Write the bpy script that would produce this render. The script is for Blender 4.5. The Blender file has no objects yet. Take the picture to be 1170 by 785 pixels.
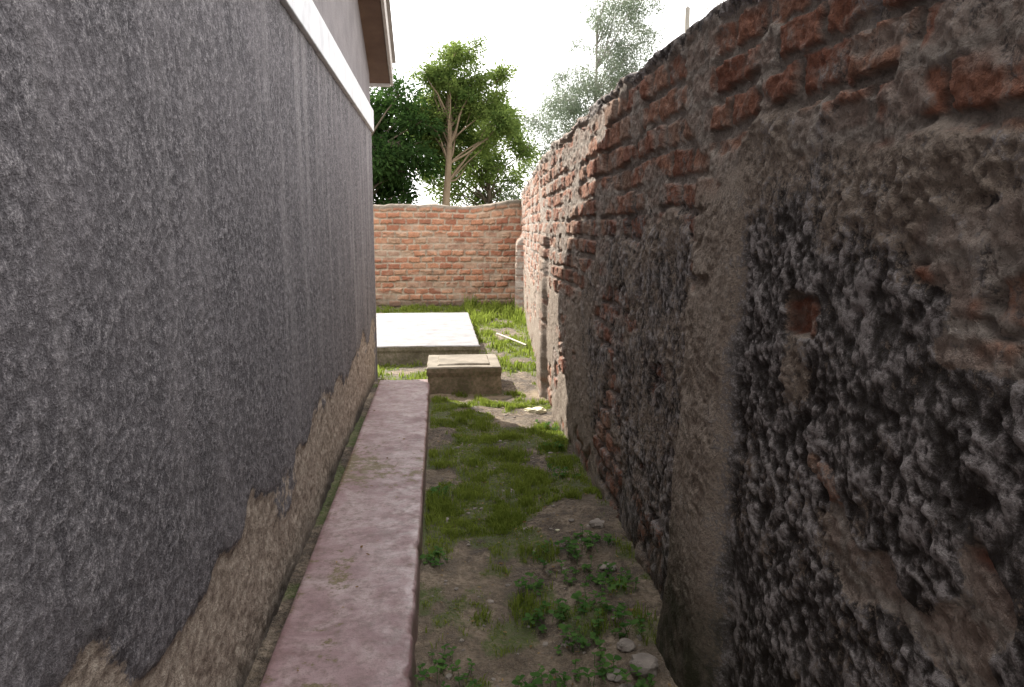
import bpy, math, numpy as np
from mathutils import Vector
rng=np.random.default_rng(7)
sc=bpy.context.scene
sc.view_settings.view_transform='Standard'
try: sc.view_settings.look='None'
except Exception: pass
sc.view_settings.exposure=0

# ---------------- noise helpers ----------------
def hsh(xi,yi,seed):
    xi=xi.astype(np.int64); yi=yi.astype(np.int64)
    h=(xi*374761393+yi*668265263+seed*1442695041)&0xffffffff
    h=((h^(h>>13))*1274126177)&0xffffffff
    h=((h^(h>>15))*2246822519)&0xffffffff
    return ((h^(h>>16))&0xffff)/65535.0
def vn(x,y,seed=0):
    x=np.asarray(x,float); y=np.asarray(y,float)
    xi=np.floor(x); yi=np.floor(y); fx=x-xi; fy=y-yi
    fx=fx*fx*fx*(fx*(fx*6-15)+10); fy=fy*fy*fy*(fy*(fy*6-15)+10)
    a=hsh(xi,yi,seed); b=hsh(xi+1,yi,seed); c=hsh(xi,yi+1,seed); d=hsh(xi+1,yi+1,seed)
    return (a*(1-fx)+b*fx)*(1-fy)+(c*(1-fx)+d*fx)*fy
def fbm(x,y,seed=0,o=4,g=.5):
    s=0;a=1;t=0
    for i in range(o):
        s=s+a*vn(x*2**i+i*17.3+.37*y*i,y*2**i-i*9.7-.31*x*i,seed+i*31); t+=a; a*=g
    return s/t
def ss(a,b,x):
    t=np.clip((x-a)/(b-a),0,1); return t*t*(3-2*t)

# ---------------- mesh helpers ----------------
def mesh_from(name,V,Q,mats,attrs=None,smooth=True,midx=None,parent=None):
    me=bpy.data.meshes.new(name)
    V=np.asarray(V,dtype=np.float32); Q=np.asarray(Q,dtype=np.int32)
    k=Q.shape[1]
    me.vertices.add(len(V)); me.vertices.foreach_set('co',V.ravel())
    me.loops.add(Q.size); me.loops.foreach_set('vertex_index',Q.ravel())
    me.polygons.add(len(Q)); me.polygons.foreach_set('loop_start',np.arange(0,Q.size,k,dtype=np.int32))
    me.update(calc_edges=True)
    me.polygons.foreach_set('use_smooth',np.full(len(Q),smooth))
    if attrs:
        for n,a in attrs.items():
            at=me.attributes.new(n,'FLOAT','POINT'); at.data.foreach_set('value',np.asarray(a,dtype=np.float32).ravel())
    for m in (mats if isinstance(mats,(list,tuple)) else [mats]): me.materials.append(m)
    ob=bpy.data.objects.new(name,me); sc.collection.objects.link(ob)
    if parent: ob.parent=parent
    return ob
def gridq(n,m):
    i=np.arange(n-1)[:,None]*m+np.arange(m-1)[None,:]
    return np.stack([i,i+1,i+m+1,i+m],-1).reshape(-1,4)
def grid_obj(name,P,mat,attrs=None,smooth=True,parent=None):
    n,m,_=P.shape
    return mesh_from(name,P.reshape(-1,3),gridq(n,m),mat,attrs,smooth,parent=parent)
def empty(name):
    e=bpy.data.objects.new(name,None); sc.collection.objects.link(e); return e
def box(name,lo,hi,mat,bevel=0,parent=None):
    x0,y0,z0=lo;x1,y1,z1=hi
    V=[(x0,y0,z0),(x1,y0,z0),(x1,y1,z0),(x0,y1,z0),(x0,y0,z1),(x1,y0,z1),(x1,y1,z1),(x0,y1,z1)]
    Q=[(0,3,2,1),(4,5,6,7),(0,1,5,4),(1,2,6,5),(2,3,7,6),(3,0,4,7)]
    ob=mesh_from(name,V,Q,mat,smooth=False,parent=parent)
    if bevel:
        b=ob.modifiers.new('b','BEVEL'); b.width=bevel; b.segments=2
    return ob
def tube(pts,rad,seg=8):
    pts=np.array(pts,float); V=[];n=len(pts)
    for i in range(n):
        d=pts[min(i+1,n-1)]-pts[max(i-1,0)]; d/=np.linalg.norm(d)+1e-9
        a=np.cross(d,[0.3,1,0.1]); a/=np.linalg.norm(a)+1e-9; b=np.cross(d,a)
        for s in range(seg):
            t=2*math.pi*s/seg; V.append(pts[i]+rad[i]*(math.cos(t)*a+math.sin(t)*b))
    Q=[]
    for i in range(n-1):
        for s in range(seg):
            Q.append((i*seg+s,i*seg+(s+1)%seg,(i+1)*seg+(s+1)%seg,(i+1)*seg+s))
    return V,Q
def spaced(segs):
    out=[]
    for a,b,s in segs:
        n=max(2,int(round((b-a)/s))); out.append(np.linspace(a,b,n,endpoint=False))
    out.append([segs[-1][1]]); return np.concatenate(out)

def leaves(C,D,S,W,seed=0):
    r=np.random.default_rng(seed); n=len(C)
    D=D/(np.linalg.norm(D,axis=1,keepdims=True)+1e-9)
    R=r.normal(size=(n,3)); A=np.cross(D,R); A/=np.linalg.norm(A,axis=1,keepdims=True)+1e-9
    S=S[:,None]; w=S*W
    V=np.stack([C, C+D*S*.5+A*w*.5, C+D*S, C+D*S*.5-A*w*.5],1).reshape(-1,3)
    b=(np.arange(n)*4)[:,None]
    return V,b+np.array([[0,1,2,3]])

# ---------------- node helpers ----------------
class M:
    def __init__(s,name):
        s.m=bpy.data.materials.new(name); s.m.use_nodes=True; s.nt=s.m.node_tree
        s.b=s.nt.nodes['Principled BSDF']; s.o=s.nt.nodes['Material Output']
        s.tc=s.nt.nodes.new('ShaderNodeTexCoord').outputs['Object']
    def set(s,inp,v):
        if isinstance(v,bpy.types.NodeSocket): s.nt.links.new(v,inp)
        elif isinstance(v,(tuple,list)) and len(v)==3 and inp.type=='RGBA': inp.default_value=(*v,1)
        else: inp.default_value=v
    def mapv(s,scale):
        n=s.nt.nodes.new('ShaderNodeMapping'); s.set(n.inputs['Vector'],s.tc); n.inputs['Scale'].default_value=scale; return n.outputs[0]
    def noise(s,scale,detail=3,rough=.6,vec=None,dist=0):
        n=s.nt.nodes.new('ShaderNodeTexNoise'); s.set(n.inputs['Vector'],vec or s.tc)
        n.inputs['Scale'].default_value=scale; n.inputs['Detail'].default_value=detail; n.inputs['Roughness'].default_value=rough; n.inputs['Distortion'].default_value=dist
        return n.outputs['Fac']
    def ramp(s,f,stops):
        n=s.nt.nodes.new('ShaderNodeValToRGB'); s.set(n.inputs[0],f); e=n.color_ramp.elements
        while len(e)<len(stops): e.new(.5)
        for i,(p,c) in enumerate(stops):
            e[i].position=p; e[i].color=(c,c,c,1) if not isinstance(c,tuple) else (*c,1)
        return n.outputs[0]
    def mix(s,f,a,b,bl='MIX'):
        n=s.nt.nodes.new('ShaderNodeMix'); n.data_type='RGBA'; n.blend_type=bl
        s.set(n.inputs[0],f); s.set(n.inputs[6],a); s.set(n.inputs[7],b); return n.outputs[2]
    def math(s,op,a,b=0,clamp=False):
        n=s.nt.nodes.new('ShaderNodeMath'); n.operation=op; n.use_clamp=clamp; s.set(n.inputs[0],a); s.set(n.inputs[1],b); return n.outputs[0]
    def attr(s,name):
        n=s.nt.nodes.new('ShaderNodeAttribute'); n.attribute_name=name; return n.outputs['Fac']
    def bump(s,h,strength=.5,dist=.01,nrm=None):
        n=s.nt.nodes.new('ShaderNodeBump'); s.set(n.inputs['Height'],h); n.inputs['Strength'].default_value=strength; n.inputs['Distance'].default_value=dist
        if nrm is not None: s.set(n.inputs['Normal'],nrm)
        return n.outputs[0]
    def fin(s,col,rough=.9,nrm=None,spec=.3):
        s.set(s.b.inputs['Base Color'],col); s.set(s.b.inputs['Roughness'],rough); s.b.inputs['Specular IOR Level'].default_value=spec
        if nrm is not None: s.set(s.b.inputs['Normal'],nrm)
        return s.m

# ---------------- materials ----------------
def leaf_mat(name,dark,light,trans):
    k=M(name); v=k.attr('var'); c=k.ramp(v,[(0,dark),(1,light)])
    nt=k.nt
    dd=nt.nodes.new('ShaderNodeBsdfDiffuse'); k.set(dd.inputs[0],c)
    t=nt.nodes.new('ShaderNodeBsdfTranslucent'); k.set(t.inputs[0],k.mix(.5,c,trans))
    mx=nt.nodes.new('ShaderNodeMixShader'); mx.inputs[0].default_value=.45
    nt.links.new(dd.outputs[0],mx.inputs[1]); nt.links.new(t.outputs[0],mx.inputs[2]); nt.links.new(mx.outputs[0],k.o.inputs[0])
    nt.nodes.remove(k.b)
    return k.m

def wall_mat():
    k=M('old_brick_and_mould')
    br=k.attr('brick'); rn=k.attr('rnd'); pl=k.attr('plaster'); mo=k.attr('mould'); hg=k.attr('hgt')
    n1=k.noise(11,4,.68); n2=k.noise(85,4,.78)
    bc=k.ramp(rn,[(0,(.3,.125,.08)),(.35,(.4,.185,.12)),(.7,(.46,.24,.16)),(1,(.4,.28,.21))])
    bc=k.mix(k.ramp(n2,[(.4,0),(.64,.65)]),bc,(.16,.08,.06))
    bc=k.mix(k.ramp(n1,[(.48,0),(.66,.7)]),bc,(.4,.34,.29))
    mc=k.ramp(n1,[(.3,(.28,.24,.21)),(.7,(.5,.44,.385))])
    mc=k.mix(k.ramp(n2,[(.45,0),(.64,.6)]),mc,(.17,.145,.125))
    base=k.mix(br,mc,bc)
    pc=k.ramp(n1,[(.3,(.29,.23,.185)),(.7,(.45,.38,.315))])
    pc=k.mix(k.ramp(n2,[(.45,0),(.6,.65)]),pc,(.15,.12,.1))
    base=k.mix(pl,base,pc)
    mf=k.math('ADD',mo,k.math('MULTIPLY',k.math('SUBTRACT',n1,.5),1.4))
    mf=k.math('ADD',mf,k.math('MULTIPLY',k.math('SUBTRACT',n2,.5),1.3))
    mf=k.ramp(mf,[(.38,0),(.62,1)])
    gf=k.math('ADD',k.math('MULTIPLY',hg,.32),k.math('MULTIPLY',n2,.75))
    grey=k.ramp(gf,[(.38,(.02,.018,.019)),(.47,(.05,.046,.047)),(.56,(.125,.115,.115)),(.68,(.38,.35,.345))])
    base=k.mix(k.math('MULTIPLY',mf,.9),base,grey)
    base=k.mix(k.math('MULTIPLY',k.attr('damp'),k.ramp(n1,[(.3,.5),(.6,1)])),base,(.045,.043,.024))
    nr=k.bump(n2,1.0,.018)
    return k.fin(base,.93,nr,.2)
def far_wall_mat():
    k=M('orange_brickwork')
    br=k.attr('brick'); rn=k.attr('rnd'); mo=k.attr('mould'); pl=k.attr('plaster')
    n1=k.noise(4,4,.7); n2=k.noise(40,3,.7)
    bc=k.ramp(rn,[(0,(.26,.09,.05)),(.4,(.38,.155,.085)),(.75,(.46,.22,.125)),(1,(.36,.23,.15))])
    bc=k.mix(k.ramp(n2,[(.4,0),(.7,.6)]),bc,(.18,.08,.055))
    mc=k.ramp(n1,[(.3,(.28,.22,.165)),(.7,(.44,.36,.28))])
    base=k.mix(k.math('MULTIPLY',br,.92),mc,bc)
    base=k.mix(k.math('MULTIPLY',k.ramp(n1,[(.5,0),(.66,1)]),.4),base,(.38,.28,.2))
    base=k.mix(k.math('MULTIPLY',k.ramp(n1,[(.3,1),(.45,0)]),.5),base,(.16,.1,.07))
    base=k.mix(pl,base,k.ramp(n2,[(.3,(.2,.16,.13)),(.7,(.38,.32,.26))]))
    base=k.mix(mo,base,(.1,.085,.065))
    return k.fin(base,.92,k.bump(n2,.6,.015),.2)

def rough_mat():
    k=M('grey_roughcast')
    w=k.attr('worn'); h=k.attr('hgt')
    n1=k.noise(150,3,.8); n2=k.noise(3.2,4,.6); st=k.noise(1,3,.6,vec=k.mapv((1,9,.7))); n3=k.noise(28,4,.7)
    f=k.math('ADD',k.math('MULTIPLY',n1,.85),k.math('MULTIPLY',h,.14))
    c=k.ramp(f,[(.38,(.045,.041,.045)),(.47,(.1,.092,.098)),(.57,(.175,.162,.17)),(.68,(.4,.375,.378))])
    c=k.mix(k.ramp(n2,[(.35,0),(.7,.4)]),c,(.2,.18,.188))
    c=k.mix(k.math('MULTIPLY',k.ramp(st,[(.48,0),(.68,.45)]),k.attr('streak')),c,(.34,.315,.315))
    wc=k.ramp(n3,[(.34,(.2,.15,.115)),(.5,(.36,.29,.23)),(.66,(.52,.44,.36))])
    wc=k.mix(k.ramp(n1,[(.5,0),(.66,.5)]),wc,(.16,.12,.1))
    wf=k.math('ADD',w,k.math('MULTIPLY',k.math('SUBTRACT',n3,.5),1.7)); wf=k.ramp(wf,[(.38,0),(.6,1)])
    c=k.mix(k.math('MULTIPLY',wf,.92),c,wc)
    c=k.mix(k.attr('foot'),c,(.06,.05,.042))
    nr=k.bump(k.math('ADD',n1,k.math('MULTIPLY',k.math('MULTIPLY',n3,w),2.)),1.0,.009)
    return k.fin(c,.9,nr,.25)
def soil_mat():
    k=M('soil_ground')
    n1=k.noise(5,4,.7); n2=k.noise(38,4,.72); n3=k.noise(150,2,.7); g=k.attr('grass'); dr=k.attr('dry')
    c=k.ramp(n1,[(.36,(.075,.055,.04)),(.48,(.14,.105,.077)),(.6,(.3,.24,.18))])
    c=k.mix(k.ramp(n2,[(.42,0),(.6,.8)]),c,(.05,.038,.028))
    c=k.mix(k.ramp(n3,[(.58,0),(.68,.6)]),c,(.36,.3,.24))
    c=k.mix(k.math('MULTIPLY',dr,k.ramp(n1,[(.3,.5),(.6,1)])),c,(.36,.285,.2))
    gf=k.math('MULTIPLY',g,k.ramp(n2,[(.35,.3),(.6,.85)]))
    c=k.mix(gf,c,(.09,.125,.03))
    ro=k.ramp(n1,[(.35,.6),(.6,.95)])
    nr=k.bump(n2,1.0,.04)
    return k.fin(c,ro,nr,.3)
def ledge_mat():
    k=M('pink_cement')
    n1=k.noise(3.5,4,.7,dist=.6); n2=k.noise(24,4,.75); n3=k.noise(170,2,.6); n4=k.noise(8,4,.75)
    c=k.ramp(n1,[(.32,(.17,.095,.1)),(.5,(.27,.18,.185)),(.66,(.37,.29,.285))])
    c=k.mix(k.ramp(n2,[(.45,0),(.64,.75)]),c,(.14,.09,.08))
    c=k.mix(k.ramp(n3,[(.56,0),(.68,.55)]),c,(.1,.07,.06))
    ms=k.math('ADD',k.attr('moss'),k.math('MULTIPLY',k.math('SUBTRACT',n4,.5),1.6)); ms=k.math('ADD',ms,k.math('MULTIPLY',k.math('SUBTRACT',n2,.5),1.6))
    ms=k.ramp(ms,[(.4,0),(.58,.92)])
    c=k.mix(ms,c,k.mix(k.ramp(n3,[(.4,0),(.6,1)]),(.07,.055,.018),(.17,.13,.055)))
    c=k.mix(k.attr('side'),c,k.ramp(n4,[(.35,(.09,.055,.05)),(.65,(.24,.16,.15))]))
    ro=k.ramp(n4,[(.4,.3),(.6,.65)])
    return k.fin(c,ro,k.bump(n2,.35,.006),.5)
def conc_mat(name,a,b,side,zt):
    k=M(name); n1=k.noise(5,4,.65); n2=k.noise(40,4,.7)
    c=k.ramp(n1,[(.35,a),(.65,b)]); c=k.mix(k.ramp(n2,[(.5,0),(.7,.5)]),c,tuple(x*.5 for x in a))
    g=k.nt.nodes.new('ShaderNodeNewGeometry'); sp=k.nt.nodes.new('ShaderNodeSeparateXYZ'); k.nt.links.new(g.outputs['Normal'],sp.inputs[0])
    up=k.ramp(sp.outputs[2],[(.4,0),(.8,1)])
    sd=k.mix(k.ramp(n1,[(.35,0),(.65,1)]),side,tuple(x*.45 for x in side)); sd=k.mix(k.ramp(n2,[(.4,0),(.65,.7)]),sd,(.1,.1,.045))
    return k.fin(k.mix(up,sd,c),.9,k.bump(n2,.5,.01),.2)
def simple(name,a,b,scale=8,rough=.8,bs=.3,vec=None):
    k=M(name); n=k.noise(scale,4,.65,vec=k.mapv(vec) if vec else None); n2=k.noise(scale*8,3,.7)
    c=k.ramp(n,[(.3,a),(.7,b)]); c=k.mix(k.ramp(n2,[(.5,0),(.8,.4)]),c,tuple(x*.5 for x in a))
    return k.fin(c,rough,k.bump(n2,bs,.01))

m_wall=wall_mat(); m_far=far_wall_mat(); m_rough=rough_mat(); m_soil=soil_mat(); m_ledge=ledge_mat()
m_slab=conc_mat('pale_slab_concrete',(.195,.19,.195),(.29,.285,.29),(.28,.24,.19),0)
m_man=conc_mat('weathered_cover_concrete',(.17,.15,.12),(.28,.245,.2),(.28,.21,.15),0)
m_white=simple('white_band_paint',(.5,.5,.52),(.72,.72,.74),6,.7,.1)
m_gable=simple('upper_grey_plaster',(.15,.135,.14),(.22,.2,.205),3,.9,.8)
m_board=simple('weathered_board',(.36,.33,.31),(.55,.51,.48),5,.8,.3,(1,.3,1))
m_dark=simple('soffit_wood',(.1,.06,.045),(.17,.11,.08),5,.85,.3)
m_iron=simple('roof_sheet',(.25,.23,.22),(.36,.34,.33),3,.5,.1)
m_bark=simple('pale_bark',(.14,.1,.065),(.24,.18,.12),6,.9,.6,(1,1,.3))
m_bark2=simple('dark_bark',(.08,.06,.045),(.14,.11,.08),6,.9,.6,(1,1,.3))
m_barkp=simple('grey_bark',(.24,.22,.2),(.34,.31,.28),6,.9,.6,(1,1,.3))
m_stone=simple('grey_stone',(.14,.12,.105),(.34,.3,.26),9,.85,.6)
m_stick=simple('bleached_wood',(.4,.36,.28),(.55,.5,.42),9,.8,.3)
m_lit=simple('dirty_plastic',(.5,.46,.3),(.65,.62,.45),9,.5,.3)
m_grass=leaf_mat('grass_blades',(.085,.12,.022),(.23,.27,.055),(.3,.4,.06))
m_weed=leaf_mat('weed_leaves',(.05,.12,.035),(.12,.22,.06),(.16,.34,.06))
m_ldark=leaf_mat('mango_leaves',(.018,.038,.014),(.055,.095,.028),(.06,.13,.025))
m_llight=leaf_mat('light_leaves',(.045,.08,.022),(.15,.2,.055),(.25,.33,.08))
m_lpale=leaf_mat('haze_pale_leaves',(.09,.12,.08),(.18,.21,.15),(.28,.33,.24))  # sky bloom washing out these trees is put into the leaf colour
m_dry=leaf_mat('dry_leaves',(.16,.09,.04),(.4,.28,.14),(.3,.2,.08))

# ---------------- brick field ----------------
def bricks(u,z,L,H,m,seed):
    z2=z+.014*(fbm(u*1.7,z*1.7,seed+5,2)-.5)*2
    row=np.floor(z2/H); fv=z2/H-row
    u2=u+np.where(row%2==0,0,L*.5)+.05*(hsh(row,row*0,seed+2)-.5)+.02*(fbm(u*5,z*5,seed+6,2)-.5)
    col=np.floor(u2/L); fu=u2/L-col
    rn=hsh(row,col,seed+9)
    sz=(hsh(row,col,seed+11)-.5)*.022
    d=np.minimum(np.minimum(fu,1-fu)*L,np.minimum(fv,1-fv)*H)-m/2+sz*.5
    d=d+.03*(fbm(u*24,z*24,seed+8,3)-.5)
    return ss(-.004,.005,d),rn,hsh(row,col,seed+13)

# ---------------- right wall ----------------
def XR(y): return np.interp(y,[-3,0,3,6,7.5,15.4],[.86,.86,.88,.935,1.03,1.66])
us=spaced([(-2.5,.6,.04),(.6,3.2,.006),(3.2,6.6,.011),(6.6,15.3,.026)])
HW=2.17
zs=spaced([(-.15,.3,.02),(.3,HW,.0062)])
tops=[(HW+.012,-.02),(HW+.018,-.06),(HW+.015,-.12),(HW+.01,-.18),(HW-.02,-.225),(HW-.1,-.235),(1.6,-.235),(.8,-.235),(-.1,-.235)]
U,Z=np.meshgrid(us,zs,indexing='ij')
bk,rn,r2=bricks(U,Z,.225,.112,.03,3)
nz=fbm(U*2.1,Z*2.1,41,4)
thr=np.interp(U,[-3,2.3,2.7,4.2,4.8,16],[1.62,1.66,1.5,1.35,1.05,.8])
P=ss(.03,-.03,Z-thr-(nz-.5)*.42-.06*(fbm(U*9,Z*9,77,3)-.5))
far=ss(2.6,3.2,U)
holes=ss(.71,.74,fbm(U*2.7,Z*3.6,58,3))
holes=np.maximum(holes,far*ss(.54,.6,fbm(U*2.7,Z*2.9,57,4)))
hx=np.maximum(np.abs(U-1.72)/.08,np.abs(Z-1.30)/.05)
holes=np.maximum(holes,ss(1.1,.95,hx+.4*(fbm(U*20,Z*20,61,3)-.5)))
hx2=np.maximum(np.abs(U-1.73)/.06,np.abs(Z-1.19)/.1)
P=P*(1-holes)
but=np.zeros_like(U); edge=np.zeros_like(U); bdisp=np.zeros_like(U)
for a,b,zt,pt,pb in [(2.1,2.46,1.68,.02,.12),(6.75,7.25,1.5,.05,.08),(13.6,14.05,1.35,.14,.16)]:
    wig=.07*(fbm(Z*3,U*0+a,201,3)-.5)
    mk=ss(a-.06,a+.05,U+wig)*ss(b+.12,b-.03,U+wig)*ss(zt+.12,zt-.12,Z+.1*(fbm(U*6,Z*6,207,3)-.5))
    w=np.interp(Z,[0,zt],[pb,pt]); bdisp=bdisp+mk*w; but=np.maximum(but,mk); edge=np.maximum(edge,4*mk*(1-mk))
lump=fbm(U*13,Z*13,91,4,.74); lump2=fbm(U*46,Z*46,95,2,.7); big=fbm(U*3,Z*3,97,3); rg=ss(.3,.65,fbm(U*4,Z*4,99,3))
hgt=ss(.3,.7,.5*lump+.5*lump2); hgt=hgt*(1-edge)+.6*edge
amp=np.interp(U,[2.2,3.2,6,16],[1,.8,.5,.4])*(.45+.55*rg)*(1-.85*edge)
bproud=.008+.026*r2
disp=bk*bproud*(1-P)+.022*(lump-.5)*(1-P)+.010*(lump2-.5)*(1-P)
smear=ss(.52,.6,fbm(U*3.6,Z*6,131,4))
disp_b=disp*(1-smear)+smear*(.022+.024*(lump-.5)+.012*(lump2-.5))
bk=bk*(1-smear*.8)
disp_p=.026+amp*(.034*(lump-.5)+.020*(lump2-.5))+.025*(big-.5)
disp=disp_b*(1-P)+P*disp_p
disp-=holes*ss(1.2,.8,hx)*.012
disp=disp*(1-.4*but)+bdisp
P=np.maximum(P,but*np.where(U<4,1,.6))
cap=ss(HW-.07,HW-.03,Z+.08*(fbm(U*3,Z*3,221,3)-.5))
bk=bk*(1-cap*.8)
disp=disp+cap*(.008+.02*(lump-.5))
ragged=(fbm(U*1.6,U*0,231,5,.6)-.5)*.11*ss(HW-.35,HW,Z)
mould=np.interp(U,[1.9,2.3,3.5,4.6,5.2,16],[.74,.62,.52,.34,0,-.15])*ss(1.85,1.5,Z+(nz-.5)*.5)  # Mould thins past the shadow line; below zero it brightens the sunlit stretch's colour
mould=mould+(P*.6*(fbm(U*3.3,Z*2.6,241,3)-.5))
mould=np.where(U<2.15,np.maximum(mould*(.35+.65*P),0),mould)
mould=np.maximum(mould,cap*np.interp(U,[4,6,16],[.6,.15,.1]))
mould=np.maximum(mould,.25*ss(5.4,4,U)-.15*ss(4,5.4,U))  # lower limit goes negative, so sunlight is painted into the far part
mould=mould*(1-but*np.where(U<4,.72,.4))
mould=mould*(1-holes*ss(1.25,.8,hx))*(1-.55*ss(1.3,.6,hx2))
damp=ss(.62,.15,Z+(nz-.5)*.5)*np.interp(U,[2.6,4.5,6],[1,.35,.05])*np.where(but>.3,1,.35)
topr=len(tops)
Pm=np.zeros((len(us),len(zs)+topr,3))
Pm[:,:len(zs),0]=XR(U)-disp; Pm[:,:len(zs),1]=U; Pm[:,:len(zs),2]=Z+ragged
def ext(a,val=None):
    e=np.repeat(a[:,-1:],topr,1) if val is None else np.full((a.shape[0],topr),val)
    return np.concatenate([a,e],1)
for i,(z,d) in enumerate(tops):
    k=len(zs)+i
    Pm[:,k,0]=XR(us)-disp[:,-1]*(1 if i<2 else 0)-d
    Pm[:,k,1]=us; Pm[:,k,2]=z+(ragged[:,-1] if z>1.9 else 0)+.02*(fbm(us*9,us*0+i,300,3)-.5)
grid_obj('brick_boundary_wall',Pm,m_wall,dict(brick=ext(bk),rnd=ext(rn),plaster=ext(P),mould=ext(mould),hgt=ext(hgt),damp=ext(damp)))

# ---------------- back wall ----------------
xs=spaced([(-9,-2,.05),(-2,1.95,.014)])
zb=spaced([(-.1,1.95,.014)])
U,Z=np.meshgrid(xs,zb,indexing='ij')
bk,rn,r2=bricks(U,Z,.25,.122,.028,23)
rag=((fbm(U*1.9,U*0,431,4,.6)-.5)*.08+.1*ss(.9,1.5,U)+.0)*ss(1.5,1.95,Z)
smear=ss(.54,.66,fbm(U*2,Z*5,433,4))
d=bk*(.008+.025*r2)*(1-.7*smear)+.016*(fbm(U*20,Z*20,435,3)-.5)
capb=ss(1.88,1.93,Z+.06*(fbm(U*4,Z*4,437,3)-.5))
mo=np.clip(capb*.55+.75*ss(.25,.02,Z)+.55*ss(1.7,1.9,Z)*ss(1.0,1.5,U),0,1)
topsb=[(1.965,-.03),(1.97,-.1),(1.965,-.2),(1.9,-.235),(1.0,-.235),(-.1,-.235)]
Pb=np.zeros((len(xs),len(zb)+len(topsb),3)); YB=15.05
Pb[:,:len(zb),0]=U;Pb[:,:len(zb),1]=YB-d;Pb[:,:len(zb),2]=Z+rag
topr=len(topsb)
for i,(z,dd) in enumerate(topsb):
    k=len(zb)+i; Pb[:,k,0]=xs;Pb[:,k,1]=YB-dd;Pb[:,k,2]=z+(rag[:,-1] if z>1.8 else 0)+.04*(fbm(xs*5,xs*0+i,440,3)-.5)
grid_obj('brick_rear_wall',Pb,m_far,dict(brick=ext(bk*(1-smear*.5)),rnd=ext(rn),mould=ext(mo),plaster=ext(capb*.8)))

# ---------------- house ----------------
house=empty('rendered_house')
XL=-.655; YE=7.8
ys=spaced([(-4,.8,.06),(.8,3.4,.0062),(3.4,YE,.012)])
zh=spaced([(-.12,2.45,.0072)])
U,Z=np.meshgrid(ys,zh,indexing='ij')
nz=fbm(U*2.3,Z*3.1,501,5)
line=np.interp(U,[-4,1.4,2.2,3,4.5,6.5,7.8],[.6,.6,.55,.46,.55,.5,.55])
worn=ss(.07,-.07,Z-line-(nz-.5)*.6)
h=ss(.25,.8,.3*vn(U*48+Z*9,Z*48-U*9,511)+.7*vn(U*80+Z*30,Z*80-U*30,515))
d=.0034*h+.008*(fbm(U*6,Z*6,517,3)-.5)
d=d*(1-.6*worn)-.012*worn+.022*(fbm(U*14,Z*14,521,4,.65)-.5)*worn
foot=ss(.1,-.02,Z+(nz-.5)*.12)*.9
streak=ss(2.5,4,U)*ss(.3,.9,Z)
Ph=np.stack([XL+d,U,Z],-1)
grid_obj('side_wall',Ph,m_rough,dict(worn=worn,hgt=h,foot=foot,streak=.35+.65*streak),parent=house)
box('rear_wall',(-7.5,YE-.15,-.1),(XL-.01,YE-.001,2.45),m_gable,parent=house)
box('corner_render',(XL-.03,YE-.02,-.1),(XL+.004,YE+.006,2.45),m_gable,.004,house)
box('white_band',(XL-.2,-4,2.45),(XL+.03,YE+.02,2.655),m_white,.006,house)
yr=1.9; zE=2.93; sl=.43; yE=8.02; zr=zE+sl*(yE-yr)
zg=lambda y: zE+sl*(min(yE-y,y-(2*yr-yE)))-.03
V=[(XL,-4,2.655),(XL,YE,2.655),(XL,YE,zg(YE)),(XL,yr,zg(yr)),(XL,-4,zg(-4))]
me=bpy.data.meshes.new('gable_wall'); me.from_pydata(V,[],[(0,1,2,3,4)]); me.materials.append(m_gable)
ob=bpy.data.objects.new('gable_wall',me); sc.collection.objects.link(ob); ob.parent=house
box('rear_wall_top',(-7.5,YE-.15,2.655),(XL-.002,YE,2.98),m_gable,parent=house)
def sloped(name,x0,x1,ya,za,yb,zb_,t,mat,off=0):
    V=[(x0,ya,za),(x1,ya,za),(x1,yb,zb_),(x0,yb,zb_),(x0,ya,za+t),(x1,ya,za+t),(x1,yb,zb_+t),(x0,yb,zb_+t)]
    Q=[(0,3,2,1),(4,5,6,7),(0,1,5,4),(1,2,6,5),(2,3,7,6),(3,0,4,7)]
    return mesh_from(name,V,Q,mat,smooth=False,parent=house)
XV=-.44
sloped('soffit',-7.6,XV-.03,yE-.03,zE+.012,yr,zr+.012,.015,m_dark)
sloped('soffit_front',-7.6,XV-.03,yr,zr+.012,-4.2,zE+.012,.015,m_dark)
sloped('barge_board',XV-.025,XV,yE,zE-.01,yr,zr,.2,m_board)
sloped('barge_board_front',XV-.025,XV,yr-.001,zr,-4.2,zE,.2,m_board)
box('eave_fascia',(-7.6,yE-.025,zE-.02),(XV-.027,yE,zE+.19),m_board,parent=house)
xr=np.arange(-7.7,XV+.05,.03); cor=.012*np.sin(xr*2*np.pi/.076*.5)
for nm,ya,yb in [('roof_sheet_rear',yE+.06,yr),('roof_sheet_front',-4.25,yr)]:
    yy=np.array([ya,yb]); zz=np.array([zE-.02,zr])+.235
    Pq=np.stack([np.repeat(xr[:,None],2,1),np.repeat(yy[None],len(xr),0),zz[None]+cor[:,None]],-1)
    grid_obj(nm,Pq,m_iron,parent=house)

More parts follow.
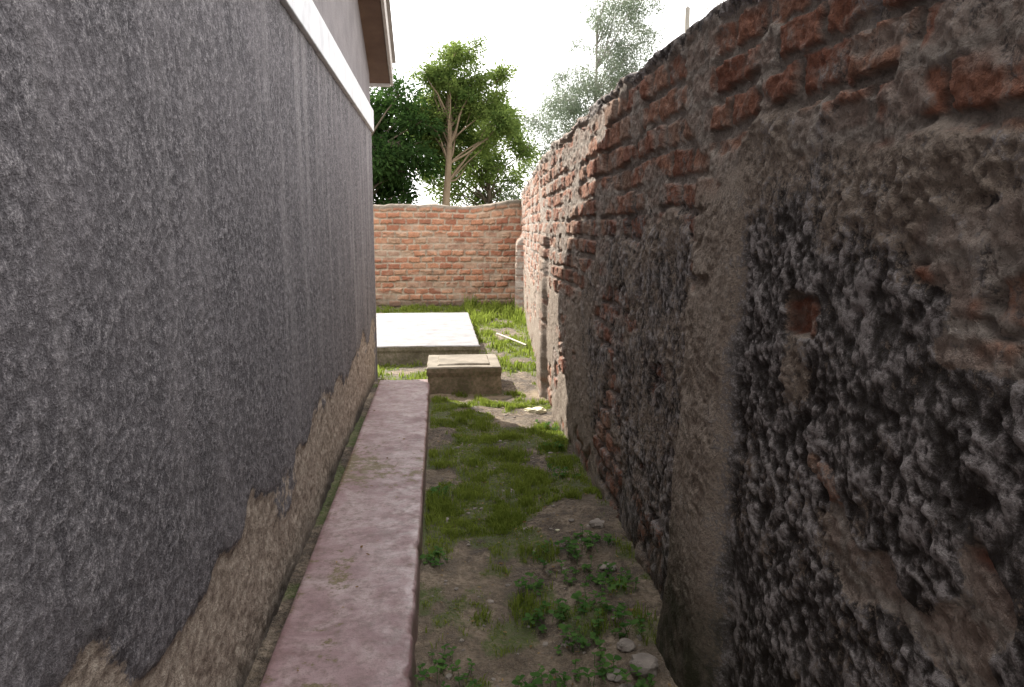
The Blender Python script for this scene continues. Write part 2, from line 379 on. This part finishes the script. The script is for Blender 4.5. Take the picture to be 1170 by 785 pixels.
# ---------------- ledge ----------------
yl=spaced([(-2,1,.05),(1,7.1,.02)])
prof=[(-.578,-.06,0),(-.578,.03,0),(-.577,.09,0)]+[(x,.1,1) for x in np.linspace(-.57,-.122,26)]+[(-.113,.096,.9),(-.108,.085,.4),(-.107,.06,0),(-.106,.03,0),(-.104,0,0),(-.1,-.05,0)]
pr=np.array(prof)
Uy,K=np.meshgrid(yl,np.arange(len(pr)),indexing='ij')
X=pr[K,0]+ .006*(fbm(Uy*4,K*.3,601,3)-.5)
Zl=pr[K,1]+ .003*(fbm(Uy*2,X*5,603,2)-.5)-.006*(K>27)*ss(.62,.75,fbm(Uy*7,Uy*0,605,3))
X=X+ (K>27)*-.008*ss(.6,.75,fbm(Uy*7,Uy*0,605,3))
mod=.35+.65*ss(.3,.55,fbm(Uy*2.3,Uy*0,607,2))
moss=.62*np.exp(-((X+.42-.04*np.sin(Uy*1.1))/.075)**2)*ss(7,1.5,Uy)*mod+.2*ss(-.5,-.57,X)+.4*np.exp(-((Uy-4.4)/.45)**2)
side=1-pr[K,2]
Pl=np.stack([X,Uy,Zl],-1)
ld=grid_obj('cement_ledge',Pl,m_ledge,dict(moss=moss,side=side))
box('ledge_end',(-.574,7.09,-.05),(-.108,7.105,.097),m_ledge,.004,ld)

# ---------------- ground ----------------
def grassmask(x,y):
    b=np.interp(y,[0,2.2,2.8,3.3,3.9,5.6,6.5,6.75,7.05,7.3,16],[.2,.27,.38,.5,.66,.7,.66,.36,.42,.72,.8])
    b=b-.28*ss(.4,.68,x)*ss(4.6,3.8,y)
    n=fbm(x*3.1+5,y*2.2,701,4,.62)
    m=ss(.5,.66,b+(n-.5)*2.0)
    return m
def gh(x,y):
    near=ss(20,14,np.abs(y))*ss(14,6,np.abs(x))
    g=.05*(fbm(x*1.6,y*1.6,711,4)-.5)+.035*(fbm(x*9,y*9,717,4,.6)-.5)
    g=g+.07*ss(.35,.8,x)*ss(1.2,2.4,y)*ss(5.2,3.6,y)*(.5+fbm(x*3,y*3,719,3))
    return g*near-.01
gx=spaced([(-400,-40,60),(-40,-5,5),(-5,-.8,.3),(-.8,1.15,.012),(1.15,3,.12),(3,10,1),(10,60,8),(60,400,60)])
gy=spaced([(-400,-40,60),(-40,-5,5),(-5,1,.25),(1,8,.016),(8,15.4,.06),(15.4,40,1.2),(40,100,12),(100,900,100)])
U,Z=np.meshgrid(gx,gy,indexing='ij')
gm=grassmask(U,Z); gm=np.where(np.abs(Z)>30,.7,gm)
dry=ss(.55,.1,np.abs(Z-6.85)/.5+.5*(fbm(U*4,Z*4,721,3)-.5))*.8+.3*ss(.55,.7,fbm(U*2.2,Z*2.2,727,4))
dry=np.clip(dry+.12*ss(.4,.75,U)*ss(4.8,4,Z)*ss(2.8,3.3,Z),0,1)
grid_obj('ground',np.stack([U,Z,gh(U,Z)],-1),m_soil,dict(grass=gm,dry=dry))

# ---------------- slabs ----------------
def slab(name,x0,x1,y0,y1,z1,mat,seed,res=.03,zb0=-.06):
    def lin(a,b): return np.linspace(a,b,max(2,int((b-a)/res)+1))
    ax=lin(x0,x1); ay=lin(y0,y1)
    A,B=np.meshgrid(ax,ay,indexing='ij')
    top=np.stack([A,B,np.full_like(A,z1)+.008*(fbm(A*4,B*4,seed,3)-.5)],-1)
    n,m=A.shape; V=top.reshape(-1,3); Q=gridq(n,m)
    idx=list(range(0,n*m,m))+[ (n-1)*m+j for j in range(1,m)]+[i*m+m-1 for i in range(n-2,-1,-1)]+[j for j in range(m-2,0,-1)]
    bl=V[idx]; cx,cy=(x0+x1)/2,(y0+y1)/2
    rings=[idx]; VV=[V]; cnt=len(V)
    for zz,e in [(z1-.012,.01),(z1-.05,.012),(z1*.6,.0),(z1*.3,.004),(zb0,.012)]:
        R=bl.copy(); t=np.stack([np.sign(R[:,0]-cx)*(np.minimum(np.abs(R[:,0]-x0),np.abs(R[:,0]-x1))<1e-4),np.sign(R[:,1]-cy)*(np.minimum(np.abs(R[:,1]-y0),np.abs(R[:,1]-y1))<1e-4)],1)
        e2=e+.02*(fbm(R[:,0]*7+R[:,1]*7,zz*9+R[:,0]*0,seed+3,3)-.5)
        R[:,:2]+=t*e2[:,None]; R[:,2]=zz
        VV.append(R); rings.append(list(range(cnt,cnt+len(R)))); cnt+=len(R)
    qs=[Q]
    for a,b in zip(rings[:-1],rings[1:]):
        L=len(a); qs.append(np.array([(a[i],a[(i+1)%L],b[(i+1)%L],b[i]) for i in range(L)]))
    return mesh_from(name,np.concatenate(VV),np.concatenate(qs),mat,smooth=False)
slab('concrete_slab',-2.2,.43,8.55,12.0,.2,m_slab,801,.05)
mb=slab('manhole_cover_block',-.12,.55,6.95,7.65,.24,m_man,811)
lid=slab('manhole_lid',-.02,.45,7.05,7.55,.255,m_man,815); lid.parent=mb

# ---------------- grass ----------------
def grass(n,x0,x1,y0,y1,hmin,hmax,w,seed):
    r=np.random.default_rng(seed)
    x=r.uniform(x0,x1,n); y=r.uniform(y0,y1,n)
    k=r.uniform(0,1,n)<grassmask(x,y)*(.2+.8*ss(.38,.6,fbm(x*13,y*13,731,2)))
    k&=(x<XR(y)-.03)&~((x<-.09)&(y<7.12))&~((x<.46)&(y>8.5)&(y<12.05))&~((x>-.15)&(x<.58)&(y>6.9)&(y<7.7))&~((x<-.62)&(y<7.85))
    x=x[k];y=y[k];n=len(x)
    h=r.uniform(hmin,hmax,n)*(.4+1.3*ss(.3,.8,fbm(x*6,y*6,741,2))); th=r.uniform(0,2*np.pi,n); ln=r.uniform(.1,.9,n)
    b=np.stack([x,y,gh(x,y)-.004],1); dd=np.stack([np.cos(th),np.sin(th),th*0],1); s=np.stack([-np.sin(th),np.cos(th),th*0],1)*w*r.uniform(.6,1.3,n)[:,None]
    h=h[:,None]; ln=ln[:,None]; up=np.array([[0,0,1.]])
    m1=b+up*h*.55+dd*h*ln*.25; t=b+up*h*(1-.25*ln)+dd*h*ln*.85
    V=np.stack([b-s*.5,b+s*.5,m1+s*.45,m1-s*.45,t+s*.08,t-s*.08],1).reshape(-1,3)
    i=(np.arange(n)*6)[:,None]; Q=np.concatenate([i+np.array([[0,1,2,3]]),i+np.array([[3,2,4,5]])])
    return V,Q,np.repeat(np.clip(r.normal(.5,.25,n)+.9*(fbm(x*3,y*3,751,3)-.5),0,1),6)
parts=[grass(40000,-.12,.95,1.3,4.0,.012,.042,.004,1),grass(90000,-.12,1.05,3.6,7.2,.012,.045,.005,2),grass(80000,-2.5,1.7,7.0,15,.03,.08,.011,3),
       grass(5000,.45,1.65,12.0,14.9,.07,.2,.016,4)]
Vs=[];Qs=[];As=[];c=0
for v,q,a in parts: Vs.append(v);Qs.append(q+c);As.append(a);c+=len(v)
mesh_from('grass',np.concatenate(Vs),np.concatenate(Qs),m_grass,dict(var=np.concatenate(As)),smooth=False)

# ---------------- weeds ----------------
cent=[(-.03,2.15,.14),(.0,2.45,.1),(-.02,1.95,.12),(.12,2.02,.1),(.13,2.25,.06),(.3,2.3,.1),(.42,2.1,.12),(.36,1.98,.13),(.5,2.35,.09),(.55,2.75,.13),(.62,3.0,.13),(.66,2.6,.1),(.7,2.9,.1),(.36,3.0,.07),(.4,2.75,.08),(.05,1.85,.1),(.25,1.9,.1),(.52,3.25,.12),(.68,3.3,.1),(-.04,3.3,.07),(-.03,4.2,.08),(.72,4.4,.1),(.75,5.0,.09),(.62,2.2,.05),(.8,5.6,.09),(.3,2.12,.08),(.48,2.55,.08)]
C=[];D=[];S=[];ct=0;stV=[];stQ=[];sc_=0
r=np.random.default_rng(11)
for (cx,cy,rad) in cent:
    for _ in range(int(8+rad*130)):
        a=r.uniform(0,2*np.pi); q=rad*r.uniform(0,1)**.6
        x=cx+q*np.cos(a); y=cy+q*np.sin(a)
        if x<-.09 or x>XR(y)-.06: continue
        z=float(gh(np.array(x),np.array(y))); hh=r.uniform(.012,.06)
        base=np.array([x,y,z]); tip=base+[r.normal(0,.012),r.normal(0,.012),hh]
        v,qd=tube([base,tip],[.0012,.0008],4); stV+=v; stQ+=[tuple(np.array(t)+sc_) for t in qd]; sc_+=len(v)
        nl=r.integers(3,6); a0=r.uniform(0,6.28); ls=r.uniform(.6,1.2)
        for j in range(nl):
            t=a0+j*6.283/nl+r.normal(0,.2)
            C.append(tip+[0,0,-.004*j]); D.append([np.cos(t),np.sin(t),r.uniform(-.1,.45)]); S.append(r.uniform(.014,.032)*ls)
C=np.array(C);D=np.array(D,float);S=np.array(S)
def flatleaves(C,D,S,W,r):
    D=D/np.linalg.norm(D,axis=1,keepdims=True); Uu=np.array([[0,0,1.]])+r.normal(0,.25,C.shape)
    A=np.cross(D,Uu);A/=np.linalg.norm(A,axis=1,keepdims=True);N=np.cross(A,D);s=S[:,None];w=s*W
    V=np.stack([C,C+D*s*.3+A*w*.5+N*s*.08,C+D*s*.72+A*w*.42+N*s*.07,C+D*s,C+D*s*.72-A*w*.42+N*s*.07,C+D*s*.3-A*w*.5+N*s*.08],1).reshape(-1,3)
    b=(np.arange(len(C))*6)[:,None]; return V,np.concatenate([b+np.array([[0,1,2,3]]),b+np.array([[0,3,4,5]])])
V,Q=flatleaves(C,D,S,.72,r)
va=np.repeat(r.uniform(0,1,len(C)),6)
V=np.concatenate([V,np.array(stV)]);Q=np.concatenate([Q,np.array(stQ)+len(C)*6]);va=np.concatenate([va,np.full(len(stV),.3)])
mesh_from('broadleaf_weeds',V,Q,m_weed,dict(var=va),smooth=False)
n=700; x=r.uniform(-.55,.8,n); y=r.uniform(1.2,7,n); z=np.where(x<-.1,.104,gh(x,y)+.006)
k=(x>-.08)|((x<-.13)&(r.uniform(0,1,n)<.15)); x=x[k];y=y[k];z=z[k];n=len(x)
t=r.uniform(0,6.28,n)
V,Q=flatleaves(np.stack([x,y,z],1),np.stack([np.cos(t),np.sin(t),r.uniform(-.05,.2,n)],1),r.uniform(.006,.024,n),.45,r)
mesh_from('fallen_leaves',V,Q,m_dry,dict(var=np.repeat(r.uniform(0,1,n),6)),smooth=False)

# ---------------- stones ----------------
import bmesh
def stones(name,specs,mat,seed):
    r=np.random.default_rng(seed); bm=bmesh.new()
    for (x,y,s) in specs:
        g=bmesh.ops.create_icosphere(bm,subdivisions=3 if s>.02 else 1,radius=1)
        sx,sy,sz=s*r.uniform(.8,1.3),s*r.uniform(.8,1.3),s*r.uniform(.5,.8); a=r.uniform(0,3); off=r.uniform(0,50)
        z0=float(gh(np.array(x),np.array(y)))
        for v in g['verts']:
            c=v.co; f=1+.9*(float(fbm(np.array(c.x*1.3+off),np.array(c.y*1.3+c.z*1.7),5,3))-.5)
            px,py,pz=c.x*f*sx,c.y*f*sy,max(min(c.z*f,.75),-1)*sz
            v.co=(x+px*math.cos(a)-py*math.sin(a),y+px*math.sin(a)+py*math.cos(a),z0+pz+sz*.35)
    me=bpy.data.meshes.new(name); bm.to_mesh(me); bm.free()
    me.materials.append(mat); ob=bpy.data.objects.new(name,me); sc.collection.objects.link(ob); return ob
sp=[(.52,2.12,.035),(.58,2.2,.04),(.47,2.0,.03),(.61,2.06,.035),(.43,2.1,.025),(.66,2.3,.045),(.55,1.96,.04),(.64,2.45,.03),(.5,2.22,.03),(.57,2.32,.028),(.46,2.16,.022)]
sp+=[(float(a),float(b),float(s)) for a,b,s in zip(r.uniform(-.05,.8,320),r.uniform(1.7,6.6,320),.003+.012*r.uniform(0,1,320)**2.5)]
sp+=[(.75,3.5,.04),(.72,3.1,.03)]
stones('rubble_stones',sp,m_stone,3)
stones('plastic_litter',[(.80,6.2,.06),(.73,6.25,.04),(.56,3.55,.012)],m_lit,5)
v,q=tube([(.78,10.5,.06),(.92,10.05,.055),(1.08,9.5,.045)],[.013,.014,.012],7); mesh_from('wooden_stick',v,q,m_stick)

# ---------------- trees ----------------
def tree(name,base,trunk_top,r0,clumps,nl,size,wr,lm,bm_,seed,spread=.35,droop=0.,limbfrac=1.,hmin=.3):
    r=np.random.default_rng(seed); e=empty(name); TV=[];TQ=[];c=0
    b=np.array(base,float);t=np.array(trunk_top,float)
    pts=[b+(t-b)*s+np.array([.12*math.sin(s*4+seed),.08*math.cos(s*5),0])*s for s in np.linspace(0,1,12)]
    v,q=tube(pts,np.linspace(r0,r0*.35,12),10);TV+=v;TQ+=q;c+=len(v)
    C=[];D=[];S=[];A=[]
    for cl in clumps:
        cc=np.array(cl[:3]); cr=cl[3]
        hf=np.clip((cc[2]-.5-b[2])/(t[2]-b[2])*.85,hmin,1); st=pts[int(hf*11)]
        if r.uniform()<limbfrac:
            mid=(st+cc)/2+r.normal(0,.12,3)+[0,0,.12]
            v,q=tube([st,(st+mid)/2+r.normal(0,.04,3),mid,(mid+cc)/2+r.normal(0,.05,3),cc],[r0*.22,r0*.17,r0*.12,r0*.08,r0*.04],6)
            TV+=v;TQ+=[tuple(np.array(x)+c) for x in q];c+=len(v)
        ns=int(5+cr*9); cv=r.normal(0,.2)
        for _ in range(ns):
            dr=r.normal(size=3);dr/=np.linalg.norm(dr); sc0=cc+dr*cr*r.uniform(.35,1.0)*np.array([1,1,.75])
            v,q=tube([cc,(cc+sc0)/2+r.normal(0,.03,3),sc0],[r0*.05,r0*.04,r0*.02],4)
            TV+=v;TQ+=[tuple(np.array(x)+c) for x in q];c+=len(v)
            m=int(nl*r.uniform(.5,1.4)/ns*max(cr,.3)*2)
            P=sc0+r.normal(size=(m,3))*cr*spread*np.array([1,1,.7]); P[:,2]-=droop*np.abs(r.normal(size=m))
            C.append(P); d_=(P-cc)+r.normal(size=(m,3))*.5*cr; d_[:,2]-=.3*cr+droop*2; D.append(d_); S.append(r.uniform(.6,1.3,m)*size)
            A.append(np.clip(r.normal(.45,.18,m)+r.normal(0,.12)+cv,0,1))
    C=np.concatenate(C);D=np.concatenate(D);S=np.concatenate(S);A=np.concatenate(A)
    mesh_from('trunk',TV,TQ,bm_,parent=e)
    V,Q=leaves(C,D,S,wr,seed); mesh_from('foliage',V,Q,lm,dict(var=np.repeat(A,4)),smooth=False,parent=e)
    return e
def ell(c,rad,n,cr,seed,inner=.3):
    r=np.random.default_rng(seed);o=[]
    while len(o)<n:
        p=r.uniform(-1,1,3); l=np.linalg.norm(p)
        if inner<l<1: o.append((c[0]+p[0]*rad[0],c[1]+p[1]*rad[1],c[2]+p[2]*rad[2],cr*r.uniform(.6,1.3)))
    return o
tree('mango_tree',(-2.3,20,0),(-2.2,20,3.2),.22,ell((-1.8,20.8,3.5),(1.9,1.4,2.0),50,.5,3,.2),650,.15,.35,m_ldark,m_bark2,3)
tree('mango_tree.001',(-5.2,21,0),(-5,21,3.4),.24,ell((-5.2,21,4),(2.2,1.8,2.0),20,.6,4,.2),400,.16,.35,m_ldark,m_bark2,4)
tree('broadleaf_tree',(.1,20.4,0),(.25,20.5,5.0),.14,ell((.8,20.9,4.6),(1.3,1.0,1.5),50,.34,5,.1)+ell((.35,20.5,5.5),(.7,.6,.8),14,.32,15,.0),900,.085,.5,m_llight,m_bark,5,hmin=.6,limbfrac=.5)
tree('broadleaf_tree.001',(1.5,24,0),(1.5,24,3.6),.13,ell((1.1,24,3.6),(1.85,1.1,2.2),60,.4,6,.1),620,.1,.5,m_llight,m_bark2,6)
tree('eucalyptus_tree',(5.3,27,0),(5.6,27,8.5),.09,ell((4.5,27,4.7),(1.8,1.2,2.1),56,.45,7,.1)+ell((5.7,27,6.7),(1.4,1,1.5),28,.42,17,.1)+ell((6.4,27,9.0),(1.3,1,2.0),36,.45,8,.1),560,.09,.32,m_lpale,m_barkp,7,.4,.1,.6)
tree('eucalyptus_tree.001',(9.3,27,0),(9.8,27,9),.09,ell((9.9,27,10.4),(1.5,1,1.3),16,.35,9,.1),300,.085,.3,m_lpale,m_barkp,9,.4,.1,.8)
tree('shrub',(3.2,23,0),(3.2,23,1.0),.06,ell((3.1,23,1.8),(1.2,.8,1.0),18,.36,12,.1),500,.09,.4,m_lpale,m_bark2,12)
pole=empty('utility_pole')
v,q=tube([(9.6,30,0),(9.6,30,9.9)],[.13,.09],10); mesh_from('post',v,q,m_barkp,parent=pole)
v,q=tube([(9.6,30,9.9),(9.6,30,10.0),(9.6,30,10.08)],[.04,.07,.02],8); mesh_from('insulator',v,q,m_white,parent=pole)

# ---------------- light / world / camera ----------------
w=bpy.data.worlds.new('World'); sc.world=w; w.use_nodes=True; nt=w.node_tree
bg=nt.nodes['Background']; sky=nt.nodes.new('ShaderNodeTexSky'); sky.sky_type='NISHITA'; sky.sun_disc=False
el=math.radians(39); hx_,hy_=.52,-.854; az=math.atan2(-hx_,-hy_)
sky.sun_elevation=el; sky.sun_rotation=az; sky.dust_density=2; sky.air_density=1.0; sky.ozone_density=1
hz=nt.nodes.new('ShaderNodeMix'); hz.data_type='RGBA'; hz.inputs[0].default_value=.85; hz.inputs[7].default_value=(23.0,22.6,22.4,1)
nt.links.new(sky.outputs[0],hz.inputs[6]); nt.links.new(hz.outputs[2],bg.inputs[0]); bg.inputs[1].default_value=.15
L=bpy.data.lights.new('sun','SUN'); L.energy=11; L.angle=math.radians(.5); L.color=(1,.94,.84)
lo=bpy.data.objects.new('sun',L); sc.collection.objects.link(lo)
d=Vector((hx_*math.cos(el),hy_*math.cos(el),-math.sin(el))); lo.rotation_euler=d.to_track_quat('-Z','Y').to_euler()
cam=bpy.data.cameras.new('camera'); co=bpy.data.objects.new('camera',cam); sc.collection.objects.link(co)
cam.sensor_width=36; cam.lens=870/1170*36; cam.clip_end=3000; cam.clip_start=.02
co.location=(0,0,1.5); co.rotation_euler=(math.radians(90-8.53),0,math.radians(-5.4))
sc.camera=co
